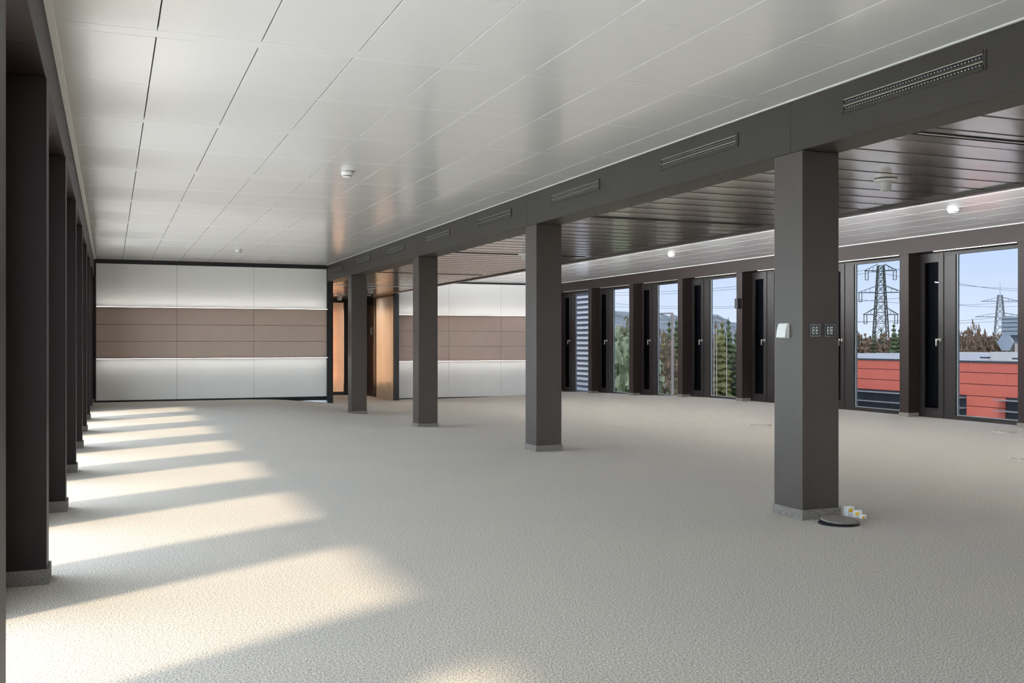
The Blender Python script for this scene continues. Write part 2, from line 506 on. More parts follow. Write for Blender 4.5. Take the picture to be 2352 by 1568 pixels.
col_y = [5.62, 10.20, 14.75, 19.33]
col_lab = ['nearest dark grey square column with white thermostat and two socket plates', 'second dark grey square column standing in the middle of the office',
           'third dark grey square column in front of the striped wall', 'farthest dark grey square column in front of the corridor opening']
for yy, lab in zip(col_y, col_lab):
    zb = min(fz(a, b) for a in (XB0, XB1) for b in (yy, yy + 0.3))
    t = thing('column', lab, 'column', (XB0, yy, zb), 'columns under the beam')
    B(0, 0.302, 0, 0.31, 0.0, 2.490 - zb).build('shaft', M['column'], t, bevel=0.002)
    B(-0.010, 0.312, -0.010, 0.32, 0.0, 0.068).build('skirting', M['skirt'], t, bevel=0.002)
# one column behind the viewpoint
t = thing('column', 'dark grey square column under the beam behind the viewpoint', 'column', (XB0, 1.04, 0), 'columns under the beam')
B(0, 0.302, 0, 0.31, 0.0, 2.490).build('shaft', M['column'], t, bevel=0.002)

# air vents
def vent(y0, lab, detail):
    L = 1.12
    t = thing('air_vent', lab, 'vent', (XB0, y0, 2.663), 'slot vents along the beam')
    H = 0.078
    B(-0.0015, 0.0, 0.004, L - 0.004, 0.004, H - 0.004).build('back_plate', M['slotblk'], t)
    fr = MB()
    fr.box(-0.006, 0, 0, L, -0.014, 0.006).box(-0.006, 0, 0, L, H - 0.006, H + 0.012).box(-0.006, 0, -0.012, 0.008, -0.014, H + 0.012).box(-0.006, 0, L - 0.008, L + 0.012, -0.014, H + 0.012)
    fr.build('frame', M['beam'], t)
    B(-0.007, 0, 0.008, L - 0.008, 0.032, 0.046).build('divider', M['beam'], t)
    for z in (0.029, 0.069):
        B(-0.0085, 0, 0.008, L - 0.008, z, z + 0.0035).build('lip', M['lip'], t)
    nb = MB()
    n = 44 if detail else 22
    for z in (0.0155, 0.0555):
        for i in range(n):
            yy = 0.02 + (L - 0.04) * (i + 0.5) / n
            nb.box(-0.004, 0, yy - 0.004, yy + 0.004, z - 0.003, z + 0.003)
    o = nb.build('deflector_nubs', M['greyp'], t)
    o['kind'] = 'stuff'
    return t
for k in range(8):
    y0 = 4.09 + 2.288 * k
    vent(y0, ('slot air vent in the beam nearest the camera, right of the nearest column' if k == 0 else
              f'{ORD[k]} slot air vent from the camera along the beam' if k < 7 else 'farthest slot air vent in the beam beside the striped wall'), k < 3)

# ------------------------------------------------------------------ window walls
PT = 0.2
RX, WX = 11.90, 12.15          # right pier face and window plane
LX, LWX = -0.293, -0.55        # left pier face and window plane
SP = 2.303

def window(name, yc, zb, side, lab, group, pane_mat):
    """window bay ending at pier near corner yc; side +1 right facade, -1 left facade"""
    sx = side
    px = WX if side > 0 else LWX
    top = 2.61 if side > 0 else 2.51
    t = thing(name, lab, 'window', (px, yc, zb), group, 'structure')
    H = top - zb
    def bx(nm, m, u0, u1, y0, y1, z0, z1, par=t, bev=0.0015):
        a, b = sorted((u0 * sx, u1 * sx))
        o = B(a, b, y0, y1, z0, z1).build(nm, m, par, bevel=bev)
        return o
    far = -(SP - PT)
    # fixed frame
    bx('frame_rail', M['frame'], 0, 0.07, far, 0, 0, 0.062)
    bx('frame_rail', M['frame'], 0, 0.07, far, 0, H - 0.055, H)
    bx('frame_post', M['frame'], 0, 0.07, -0.72, -0.49, 0.062, H - 0.055)
    bx('frame_post', M['frame'], 0, 0.07, far, far + 0.03, 0.062, H - 0.055)
    bx('gasket', M['seal'], 0.03, 0.062, -0.742, -0.72, 0.062, H - 0.055)
    bx('gasket', M['seal'], 0.03, 0.05, far + 0.03, -0.742, 0.062, 0.074)
    bx('pane', pane_mat, 0.036, 0.046, far + 0.03, -0.742, 0.074, H - 0.055, bev=0)
    # narrow opening sash
    s = bx('sash', M['frame'], -0.012, 0.055, -0.487, -0.385, 0.01, H - 0.01)
    for a, b, c, d in ((-0.085, -0.003, 0.01, H - 0.01), (-0.385, -0.085, 0.01, 0.15), (-0.385, -0.085, H - 0.15, H - 0.01)):
        bx('sash_rail', M['frame'], -0.012, 0.055, a, b, c, d)
    bx('sash_pane', M['sash'], 0.016, 0.024, -0.385, -0.085, 0.15, H - 0.15, bev=0)
    bx('sash_screen', M['screen'], 0.075, 0.09, -0.50, 0.0, 0.0, H, bev=0)
    # handle
    h0 = 1.235 - zb
    hd = MB()
    a, b = sorted((-0.012 * sx, -0.030 * sx))
    ry = -0.436
    hd.lathe([(0.016, 0), (0.016, 0.036)], 14)
    hd.v = [(a + (q[2] / 0.036) * (b - a), ry + q[0] * 1.0, h0 + q[1] * 1.8) for q in hd.v]
    hd.bar((-0.03 * sx, ry, h0 + 0.004), (-0.066 * sx, ry, h0 + 0.004), 0.018)
    hd.bar((-0.060 * sx, ry - 0.009, h0 + 0.006), (-0.060 * sx, ry + 0.05, h0 + 0.004), 0.02)
    hd.bar((-0.060 * sx, ry + 0.045, h0 + 0.014), (-0.060 * sx, ry + 0.045, h0 - 0.10), 0.021, 0.017)
    hd.build('handle', M['steel'], t)
    # pale bar painting the light caught in the blind slot under the lintel
    if side > 0:
        bx('blind_slot_glint', M['lip'], -0.245, -0.232, far + 0.02, -0.52, H - 0.010, H + 0.003, bev=0)
    return t

def pier(yc, side, lab, group):
    x0, x1 = (RX, WX + 0.16) if side > 0 else (LWX - 0.16, LX)
    top = 2.612 if side > 0 else 2.512
    xf = RX if side > 0 else LX
    zb = min(fz(xf, yc), fz(xf, yc + PT))
    t = thing('window_pier', lab, 'pier', ((x0 + x1) / 2, yc, zb), group)
    hx = (x1 - x0) / 2
    B(-hx, hx, 0, PT, 0, top - zb).build('shaft', M['facade'], t, bevel=0.002)
    if side > 0:
        B(-hx - 0.009, 0.0, -0.009, PT + 0.009, 0, 0.062).build('skirting', M['skirt'], t, bevel=0.002)
    else:
        B(0.0, hx + 0.012, -0.012, PT + 0.009, 0, 0.075).build('skirting', M['skirt'], t, bevel=0.002)

# right facade: pier near corners
ry = [10.46 + SP * k for k in range(-6, 7)]          # -3.4 .. 24.28
rwin_lab = {13: ('tall window with a louvred screen outside at the far right corner', 1),
            6: ('tall window showing leafy bushes and hill, second from the far corner', 2)}
view = {24.28: ('tall dark framed window looking onto green bushes, a hill and wires', 2), 21.97: ('tall dark framed window with a street lamp and spruces outside', 3),
        19.67: ('tall dark framed window with thin poles before yellowish spruces outside', 4), 17.37: ('tall dark framed window mostly hidden behind the nearest column', 5),
        15.07: ('tall dark framed window showing the big power pylon and red building', 6), 12.76: ('tall dark framed window showing a roof duct and the far pylon', 7)}
pier_lab = {24.28: 'dark pier beside the window with the louvred screen', 21.97: 'dark pier between the bushes window and the street lamp window', 19.67: 'dark pier between the street lamp window and the spruce window',
            17.37: 'dark pier right of the spruce window', 15.07: 'dark pier of the right facade hidden behind the nearest column', 12.76: 'dark pier between the power pylon window and the roof duct window', 10.46: 'dark pier at the right edge of the picture'}
wn = 1
yc = 24.28 + SP
zb = min(fz(RX, yc), fz(RX, yc - 2))
window('window_1', yc, zb, 1, 'tall dark framed window with a louvred screen outside, in the far corner', None, M['tint'])
for yc in sorted(ry, reverse=True):
    key = min(view, key=lambda q: abs(q - yc))
    zb = min(fz(RX, yc), fz(RX, yc - 2))
    wn += 1
    if abs(key - yc) < 0.1:
        window('window_%d' % wn, yc, zb, 1, view[key][0], None, M['tint'])
    else:
        window('window_%d' % wn, yc, zb, 1, 'tall dark framed window of the right facade beyond the right picture edge', 'right facade windows beyond the picture edge', M['tint'])
    kp = min(pier_lab, key=lambda q: abs(q - yc))
    pier(yc, 1, pier_lab[kp] if abs(kp - yc) < 0.1 else 'dark pier of the right facade beyond the right picture edge', 'right facade piers' if abs(kp - yc) < 0.1 else 'right facade piers beyond the picture edge')
pier(24.28 + SP, 1, 'dark corner pier at the far end of the right facade', 'right facade piers')

# left facade
SPL = 2.307
ly = [5.52 + SPL * k for k in range(-4, 8)]
for i, yc in enumerate(ly):
    wn += 1
    if i == len(ly) - 1:
        o = B(LWX - 0.1, LWX, yc - SP + PT, yc, 0, 2.51).build('sun_block_panel', M['facade'])  # solid panel added to keep the sun off the striped wall
        tag(o, 'dark panel added to block the sun in the last left facade bay', 'wall', kind='structure')
    else:
      window('window_%d' % wn, yc, 0, -1, 'tall window between the dark piers of the left facade', 'left facade windows', M['clear'])
    n = i - 3
    if n < 0:
        lab, g = 'dark pier of the left facade behind the viewpoint', 'left facade piers behind the viewpoint'
    elif n == 0:
        lab, g = 'sliver of dark pier at the very left edge of the picture', 'left facade piers'
    elif n == 1:
        lab, g = 'nearest full dark pier of the left facade, largest at the left edge', 'left facade piers'
    else:
        lab, g = f'{ORD[n-1]} dark pier of the left facade counted from the camera', 'left facade piers'
    pier(yc, -1, lab, g)
# last bay up to the back wall
wn += 1
# fascias / lintels
wr = thing('wall_right', 'dark brown fascia above the right window row', 'wall', (RX, 0, 0), kind='structure')
ys_f = [-4.1, 5.85, 15.07 - 0.6, 19.78, 26.85]
for a, b in zip(ys_f[:-1], ys_f[1:]):
    B(0, 0.42, a + 0.0012, b - 0.0012, 2.613, ZR + 0.05).build('fascia_panel', M['facade'], wr, bevel=0.002)
wl = thing('wall_left', 'dark brown fascia above the left window row', 'wall', (LX, 0, 0), kind='structure')
for a, b in zip([-4.1, 4.9, 12.9], [4.9, 12.9, 21.8]):
    B(-0.43, -0.004, a + 0.0012, b - 0.0012, 2.513, ZL + 0.05).build('fascia_panel', M['facade'], wl, bevel=0.002)

# ------------------------------------------------------------------ striped end walls
def striped_wall(name, lab, xs, y, rows, zb, ztop, wtop):
    t = thing(name, lab, 'wall', (xs[0], y, 0), kind='structure')
    x0 = xs[0]; x1 = xs[-1]
    B(0.0, x1 - x0 + 0.04, 0.03, 0.15, zb - 0.05, wtop).build('backing', M['black'], t)
    B(-0.0, x1 - x0, -0.004, 0.03, ztop, wtop).build('top_rail', M['black'], t)
    B(-0.0, x1 - x0, -0.004, 0.03, zb - 0.005, rows[0][0] - 0.004).build('bottom_rail', M['black'], t)
    for a, b in zip(xs[:-1], xs[1:]):
        for (z0, z1, m) in rows:
            B(a - x0 + 0.0025, b - x0 - 0.0025, 0.0, 0.03, z0, z1).build('panel', M[m], t, bevel=0.002)
    # slim light ledges added to brighten the panels, along both edges of the taupe bands, one washing up, one washing down
    for z, up in ((rows[-1][0], 1), (rows[0][1], -1)):
        led = B(0, x1 - x0, -0.165, 0.0, z - 0.005, z + 0.001).build('added_light_ledge', M['wbrown'], t)
        e0, e1 = (z + 0.001, z + 0.0025) if up > 0 else (z - 0.0065, z - 0.005)
        B(0.01, x1 - x0 - 0.01, -0.160, -0.140, e0, e1).build('added_light_strip', M['wash'], led)
    return t
G = 0.006
striped_wall('wall_back', 'white panel wall with three taupe bands at the end of the left bay', [-0.262, 1.266, 2.794, 4.325], 21.7,
             [(0.035, 0.879 - G, 'wwhite'), (0.879, 1.216 - G, 'wbrown'), (1.216, 1.553 - G, 'wbrown'), (1.553, 1.893 - G, 'wbrown'), (1.893, 2.76, 'wwhite')], 0.0, 2.765, ZL + 0.05)
o = B(-0.30, -0.262, 21.66, 21.8, 0, ZL + 0.04).build('trim_5', M['black'], bevel=0.002)
tag(o, 'black edge post at the left end of the striped wall', 'trim', kind='structure')
o = B(4.326, 4.45, 21.64, 21.85, -0.12, 2.49).build('trim_6', M['black'], bevel=0.002)
tag(o, 'black post between the striped wall and the corridor opening', 'trim', kind='structure')
striped_wall('wall_far', 'white and taupe striped wall at the far end of the right bay', [7.02, 8.765, 10.31, 11.86], 26.85,
             [(-0.335, 0.685 - G, 'wwhite'), (0.685, 1.08 - G, 'wbrown'), (1.08, 1.50 - G, 'wbrown'), (1.50, 1.936 - G, 'wbrown'), (1.936, 2.825, 'wwhite')], -0.37, 2.828, ZR + 0.05)
o = B(7.0, 7.145, 26.17, 26.25, -0.42, ZD - 0.02).build('trim_7', M['black'], bevel=0.002)
tag(o, 'black corner post between the beige boards and far striped wall', 'trim', kind='structure')
# wall behind the viewpoint
o = B(-0.6, 12.3, -4.25, -4.1, 0, 3.1).build('wall_rear', M['wwhite'])
tag(o, 'plain white wall behind the viewpoint', 'wall', kind='structure')

# ------------------------------------------------------------------ corridor
o = B(4.35, 4.452, 21.86, 31.0, -0.45, 2.56).build('wall_corridor', M['brown'])
tag(o, 'dark brown left wall of the corridor behind the striped wall', 'wall', kind='structure')
ws = thing('wall_side', 'beige lacquered board wall on the right side of the corridor', 'wall', (7.0, 26.25, 0), kind='structure')
B(0.03, 0.13, 0.01, 3.4, -0.45, 2.5).build('backing', M['black'], ws)
ybd = [26.26, 26.50, 26.92, 27.62, 28.10]
for a, b in zip(ybd[:-1], ybd[1:]):
    B(0.004, 0.03, a - 26.25 + 0.001, b - 26.25 - 0.001, -0.44, 2.42).build('board', M['beige'], ws, bevel=0.002)
B(-0.012, 0.03, 0.0, 2.15, 2.42, 2.49).build('top_rail', M['black'], ws)
B(-0.012, 0.03, 1.87, 2.15, -0.45, 2.42).build('post', M['black'], ws)
d2 = thing('door_2', 'dark brown door in the corridor side wall behind the beige boards', 'door', (7.0, 28.44, 0), kind='structure')
B(0.0, 0.03, 0.0, 1.0, -0.44, 2.26).build('leaf', M['brown'], d2, bevel=0.002)
B(-0.02, 0.03, 0.0, 1.2, 2.26, 2.49).build('lintel', M['black'], d2)
B(-0.05, 0.0, 0.10, 0.20, 1.40, 1.62).build('handle_plate', M['steel'], d2, bevel=0.003)
# glazed end of the corridor with the warm lit lobby behind
d1 = thing('door_1', 'black framed glazed corridor door glowing orange from the lobby', 'door', (4.46, 29.7, 0), kind='structure')
B(0, 2.54, 0, 0.08, 2.36, 2.5).build('head', M['black'], d1)
B(0, 2.54, 0, 0.08, -0.46, -0.27).build('threshold', M['black'], d1)
B(1.97, 2.20, 0, 0.08, -0.27, 2.36).build('jamb', M['black'], d1)
B(0.0, 0.12, 0, 0.08, -0.27, 2.36).build('jamb', M['black'], d1)
B(0.12, 1.97, 0.035, 0.045, -0.27, 2.36).build('pane', M['clear'], d1)
B(2.20, 2.54, 0.02, 0.06, -0.27, 2.36).build('side_panel', M['brown'], d1)
lob = thing('wall_lobby', 'orange lit lobby wall seen through the corridor door', 'wall', (5.6, 30.6, 0), kind='structure')
B(-1.2, 1.5, 0, 0.1, -0.5, 2.6).build('wall_sheet', M['orange'], lob)
B(-1.2, 1.5, -0.8, 0.1, 2.6, 2.65).build('soffit', M['orange'], lob)
la = thing('lobby_lamp', 'tall unseen warm light added inside the lobby behind the glass', 'light', (6.12, 30.50, 1.05))  # lamp added out of view to make the orange glow of the lobby
B(-0.04, 0.04, 0.0, 0.07, -1.15, 1.15).build('housing', M['black'], la)
B(-0.03, 0.03, -0.02, 0.0, -1.1, 1.1).build('tube', emit('warm_lamp_tube', (1.0, 0.60, 0.36), 42.0), la)

# ------------------------------------------------------------------ ceiling devices
def sensor_hat(x, y, z, lab, s=1.0):
    t = thing('presence_sensor', lab, 'sensor', (x, y, z), 'presence sensors on the bronze ceiling')
    MB().lathe([(0.085 * s, 0.0), (0.093 * s, -0.004), (0.093 * s, -0.012), (0.08 * s, -0.018), (0.05 * s, -0.019)], 32).build('flange', M['white'], t, smooth=False)
    MB().lathe([(0.050 * s, -0.017), (0.046 * s, -0.03), (0.041 * s, -0.085 * s), (0.036 * s, -0.092 * s), (0.010, -0.094 * s)], 28).build('lens_cup', M['greyp'], t, smooth=True)
sensor_hat(5.773, 6.44, ZD, 'white hat shaped sensor on the bronze ceiling beside the nearest column')
sensor_hat(5.695, 13.86, ZD, 'white hat shaped sensor on the bronze ceiling left of the second column')
sensor_hat(5.828, 23.94, ZD, 'white hat shaped sensor on the ceiling right of the farthest column', 1.5)
sensor_hat(5.95, 28.07, ZD, 'white hat shaped sensor above the orange glowing corridor door', 1.5)
def smoke(x, y, z, lab, s=1.0):
    t = thing('smoke_detector', lab, 'detector', (x, y, z), 'smoke detectors on the white ceilings')
    MB().lathe([(0.052 * s, 0.0), (0.054 * s, -0.006), (0.054 * s, -0.010)], 28).build('base', M['greyp'], t)
    MB().lathe([(0.056 * s, -0.010), (0.060 * s, -0.020), (0.054 * s, -0.038), (0.045 * s, -0.046)], 28).build('body', M['white'], t, smooth=False)
    MB().lathe([(0.040 * s, -0.046), (0.038 * s, -0.052)], 28).build('sensing_gap', M['slotblk'], t)
    MB().lathe([(0.044 * s, -0.052), (0.042 * s, -0.060), (0.02 * s, -0.063)], 28).build('cap', M['white'], t)
smoke(2.122, 9.66, ZL, 'white smoke detector on the left ceiling, the larger nearer one')
smoke(2.128, 18.58, ZL, 'small white smoke detector on the left ceiling near the striped wall')
smoke(9.795, 9.74, ZR, 'white smoke detector on the right ceiling at the right picture edge', 1.25)
smoke(9.865, 16.69, ZR, 'white smoke detector on the right ceiling above the spruce windows', 1.25)

# ------------------------------------------------------------------ column fittings
cy = col_y[0]
t = thing('thermostat', 'white wedge shaped room thermostat on the left face of nearest column', 'thermostat', (XB0, 5.815, 1.23))
p = [(0, 0), (-0.032, 0.0), (-0.034, 0.004), (-0.028, 0.05), (-0.016, 0.092), (-0.013, 0.096), (0, 0.096)]
n = len(p)
MB().add([(a, -0.050, b) for a, b in p] + [(a, 0.050, b) for a, b in p], [tuple(range(n)), tuple(range(2 * n - 1, n - 1, -1))] + [(i, n + i, n + (i + 1) % n, (i + 1) % n) for i in range(n)]).build('housing', M['white'], t, bevel=0.0015)
B(-0.003, 0, -0.055, 0.055, -0.003, 0.099).build('back_plate', M['greyp'], t)
def socket(x, lab):
    t = thing('socket_plate', lab, 'socket', (x, cy, 1.278), 'socket plates on the nearest column')
    B(-0.041, 0.041, -0.006, 0, -0.041, 0.041).build('plate', M['black'], t, bevel=0.002)
    fr = MB()
    for a, b, c, d in ((-0.041, 0.041, 0.035, 0.041), (-0.041, 0.041, -0.041, -0.035), (-0.041, -0.036, -0.035, 0.035), (0.036, 0.041, -0.035, 0.035)):
        fr.box(a, b, -0.012, -0.006, c, d)
    fr.build('frame', M['chrome'], t)
    for xx in (-0.013, 0.016):
        B(xx - 0.011, xx + 0.011, -0.010, -0.006, -0.027, 0.027).build('insert', M['greyp'], t, bevel=0.002)
        MB().box(xx - 0.004, xx + 0.004, -0.0115, -0.010, 0.006, 0.018).box(xx - 0.004, xx + 0.004, -0.0115, -0.010, -0.018, -0.006).build('contacts', M['black'], t)
socket(4.428, 'black socket plate with chrome frame, left one on the nearest column')
socket(4.550, 'black socket plate with chrome frame, right one on the nearest column')

# ------------------------------------------------------------------ floor boxes
def floor_box(x, y, rad, lab, open_lid=False):
    z = fz(x, y)
    t = thing('floor_box', lab, 'floor box', (x, y, z), 'round floor boxes in the carpet')
    vs = []; n = 36
    MB().lathe([(rad, 0.0005), (rad, 0.006), (rad - 0.008, 0.007)], n).build('ring', M['black' if open_lid else 'steel'], t)
    lid = MB().lathe([(rad - 0.01, 0.0), (rad - 0.01, 0.012), (rad - 0.014, 0.014)], n).build('lid', M['skirt'] if open_lid else M['carpet'], t, (0, 0, 0.004))
    if open_lid:
        lid.location = (0.01, 0.006, 0.017)
        lid.rotation_euler = (math.radians(3.2), math.radians(2.0), 0)
        MB().lathe([(rad - 0.012, 0.0), (rad - 0.009, 0.004), (rad - 0.009, 0.007)], n).build('lid_rim', M['slotblk'], t, (0.006, 0.006, 0.008))
    return t
floor_box(4.478, 5.43, 0.135, 'open round carpet covered floor box at the foot of nearest column', True)
floor_box(8.75, 12.30, 0.15, 'round floor box left of the nearest column, midway to the windows')
floor_box(11.07, 10.13, 0.15, 'round steel rimmed floor box near the roof duct window')
floor_box(8.72, 7.72, 0.15, 'round steel rimmed floor box at the right picture edge')
# plugs on the floor
t = thing('plug_connectors', 'white and yellow plug connectors lying beside the open floor box', 'plugs', (4.72, 5.60, 0))
MB().add(*(lambda b: (b.v, b.f))(B(-0.05, 0.012, -0.022, 0.022, 0, 0.075))).build('white_plug', M['white'], t, bevel=0.004)
B(-0.04, -0.008, -0.028, -0.021, 0.042, 0.062).build('yellow_clip', M['yellow'], t, bevel=0.002)
q = B(-0.03, 0.03, -0.018, 0.018, 0, 0.052).build('white_plug', M['white'], t, (0.028, -0.03, 0), bevel=0.004)
q.rotation_euler = (0, 0, -0.6)
q = B(-0.012, 0.012, -0.022, -0.016, 0.022, 0.042).build('yellow_clip', M['yellow'], t, (0.014, -0.042, 0), bevel=0.002)
q.rotation_euler = (0, 0, -0.6)
q = B(-0.022, 0.022, -0.014, 0.014, 0, 0.03).build('white_plug', M['white'], t, (0.03, -0.085, 0), bevel=0.004)
q.rotation_euler = (0, 0, -1.0)
B(-0.010, 0.010, -0.019, -0.012, 0.006, 0.022).build('yellow_clip', M['yellow'], t, (0.016, -0.088, 0), bevel=0.002)

# small dark box at the spruce window
o = B(-0.05, 0.05, -0.05, 0.05, -0.10, 0.10).build('control_box', M['black'], loc=(11.86, 17.68, 1.98), bevel=0.008)
tag(o, 'small dark control box on the pier edge of the spruce window', 'box')
o.location = (11.862, 17.46, 1.98)

# ------------------------------------------------------------------ outdoors
GZ = -8.0
g = MB()
n = 24
g.add([(4000 * math.cos(2 * PI * i / n), 4000 * math.sin(2 * PI * i / n), GZ) for i in range(n)], [tuple(range(n))])
o = g.build('ground', M['grass'])
tag(o, 'grassy ground far below the windows', 'ground', kind='structure')

o = B(-16, -0.75, -30, 60, -0.5, -0.12).build('bounce_slab', M['reflector'])  # slab added out of view to bounce light up to the left ceiling
tag(o, 'added unseen light-bouncing terrace outside the left window wall', 'reflector', kind='structure')
o = B(12.6, 33.9, -40, 60, GZ + 0.01, GZ + 0.08).build('yard', M['reflector'])  # pale ground slab added out of view to throw light back up
tag(o, 'unseen pale yard slab added to bounce light between the office and red building', 'yard', kind='structure')
# louvred screen outside the far window
t = thing('louvred_screen', 'pale grey louvred screen just outside the far corner window', 'louvre', (14.2, 28.2, -1.4))
B(0.10, 0.14, 0, 3.1, 0, 4.8).build('backing', M['slatdark'], t)
B(-0.02, 0.10, 0, 0.05, 0, 4.8).build('post', M['slat'], t)
B(-0.02, 0.10, 3.05, 3.1, 0, 4.8).build('post', M['slat'], t)
slat = MB().add([(0.0, 0.05, 0.0), (0.0, 3.05, 0.0), (0.02, 3.05, 0.0), (0.02, 0.05, 0.0), (0.06, 0.05, 0.085), (0.06, 3.05, 0.085), (0.08, 3.05, 0.085), (0.08, 0.05, 0.085)],
                [(0, 1, 2, 3), (4, 7, 6, 5), (0, 4, 5, 1), (1, 5, 6, 2), (2, 6, 7, 3), (3, 7, 4, 0)]).mesh('slat', M['slat'])
for i in range(28):
    link('slat', slat, t, (0, 0, 0.05 + 0.165 * i))

# red building opposite
t = thing('red_building', 'low red clad building with strip windows across the yard', 'building', (34, 30, GZ))
RZ = -GZ
B(0.06, 30, -16, 14, 0, RZ + 0.10).build('core', M['dgrey'], t)
seams = [0.33, -0.10, -0.595, -1.09]
ysp = [-14, -10.6, -7.2, -3.8, -0.4, 3.0, 6.4, 9.8, 12.2]
for r_ in range(3):
    off = [0.0, 1.4, 0.6][r_]
    yl = sorted(set([-16] + [v + off for v in ysp] + [14]))
    for a, b in zip(yl[:-1], yl[1:]):
        B(0, 0.06, a + 0.006, b - 0.006, RZ + seams[r_ + 1] + 0.022, RZ + seams[r_] - 0.004).build('cladding_panel', M['red'], t, bevel=0.004)
def strip_window(y0, y1):
    wz0, wz1 = RZ - 3.0, RZ - 1.15
    s = B(0.10, 0.14, y0, y1, wz0, wz1).build('window', M['navy'], t)
    yy = y0 + 1.6
    while yy < y1 - 0.5:
        B(0.05, 0.12, yy - 0.05, yy + 0.05, wz0, wz1).build('mullion', M['dgrey'], s)
        yy += 1.6
    for z in (-1.16, -1.60, -2.04, -2.48):
        B(-0.38, 0.10, y0 - 0.02, y1 + 0.28, RZ + z - 0.035, RZ + z).build('louvre_blade', M['lgrey'], s)
for a, b in ((-15.9, 1.05), (3.11, 13.6)):
    strip_window(a, b)
for (z0, z1) in ((-1.53, -1.09), (-1.97, -1.53), (-2.41, -1.97), (-2.9, -2.41)):
    B(0, 0.06, 1.07, 3.09, RZ + z0 + 0.02, RZ + z1 - 0.004).build('cladding_panel', M['red'], t, bevel=0.004)
B(0, 0.06, -16, 14, 0, RZ - 3.0).build('lower_facade', M['cream'], t)
B(-0.05, 0.30, -16, 14, RZ + 0.33, RZ + 0.40).build('roof_edge', M['dgrey'], t)
B(0.30, 30, -16, 14, RZ + 0.10, RZ + 0.30).build('roof', M['roof'], t)
B(4.0, 30, 14, 22, 0, RZ + 0.30).build('roof_wing', M['roof'], t)
B(8.0, 30, 22, 27.5, 0, RZ + 0.30).build('roof_wing', M['roof'], t)
B(14.0, 30, 27.5, 35.5, 0, RZ + 0.30).build('roof_wing', M['roof'], t)
B(29.0, 29.6, -6, 35, RZ + 0.30, RZ + 0.40).build('upstand', M['cream'], t)
for (xx, yy) in ((5.0, 4.6), (6.0, 7.4), (9, 5.6), (7, 12)):
    k = B(-0.6, 0.6, -0.35, 0.35, 0, 0.10).build('skylight', M['cream'], t, (xx, yy, RZ + 0.30), bevel=0.02)
    B(-0.5, 0.5, -0.25, 0.25, 0.10, 0.17).build('skylight_dome', M['navy'], k, bevel=0.03)

# rooftop duct
t = thing('rooftop_duct', 'galvanised elbow ventilation duct on the red building roof', 'duct', (40, 35.6, 0.72))
xs = (0.0, 1.6)
pts = [(1.35, 1.68), (-1.2, 1.68), (-1.2, 0.62), (-0.98, 0.12), (-0.70, 0.12), (-0.42, 0.55), (1.35, 0.55)]
def prism(pts, x0, x1):
    n = len(pts)
    return MB().add([(x0, -a, b) for a, b in pts] + [(x1, -a, b) for a, b in pts], [tuple(range(n)), tuple(range(2 * n - 1, n - 1, -1))] + [(i, n + i, n + (i + 1) % n, (i + 1) % n) for i in range(n)])
prism([(0.6, 0.80), (-1.17, 0.80), (-1.17, 1.70), (0.6, 1.70)], 0, 1.4).build('upper_box', M['duct'], t, bevel=0.01)
prism([(-1.17, 0.80), (-1.46, 0.46), (-1.17, 0.06), (-0.72, 0.06), (-0.45, 0.46), (-0.72, 0.80)], 0.0, 1.4).build('elbow', M['duct'], t, bevel=0.01)
for z in (0.98, 1.18, 1.38, 1.56):
    B(-0.02, 0.0, -0.6, 1.17, z, z + 0.03).build('seam_rib', M['dgrey'], t)
B(0.0, 1.4, -0.6, 0.42, 0.0, 0.42).build('rust_box', M['pole'], t, bevel=0.01)
o = B(-0.3, 3.0, -6.0, 1.62, -0.42, 0.0).build('duct_plinth', M['cream'], loc=(40, 35.6, 0.72), bevel=0.01)
tag(o, 'cream concrete plinth under the rooftop duct', 'plinth')

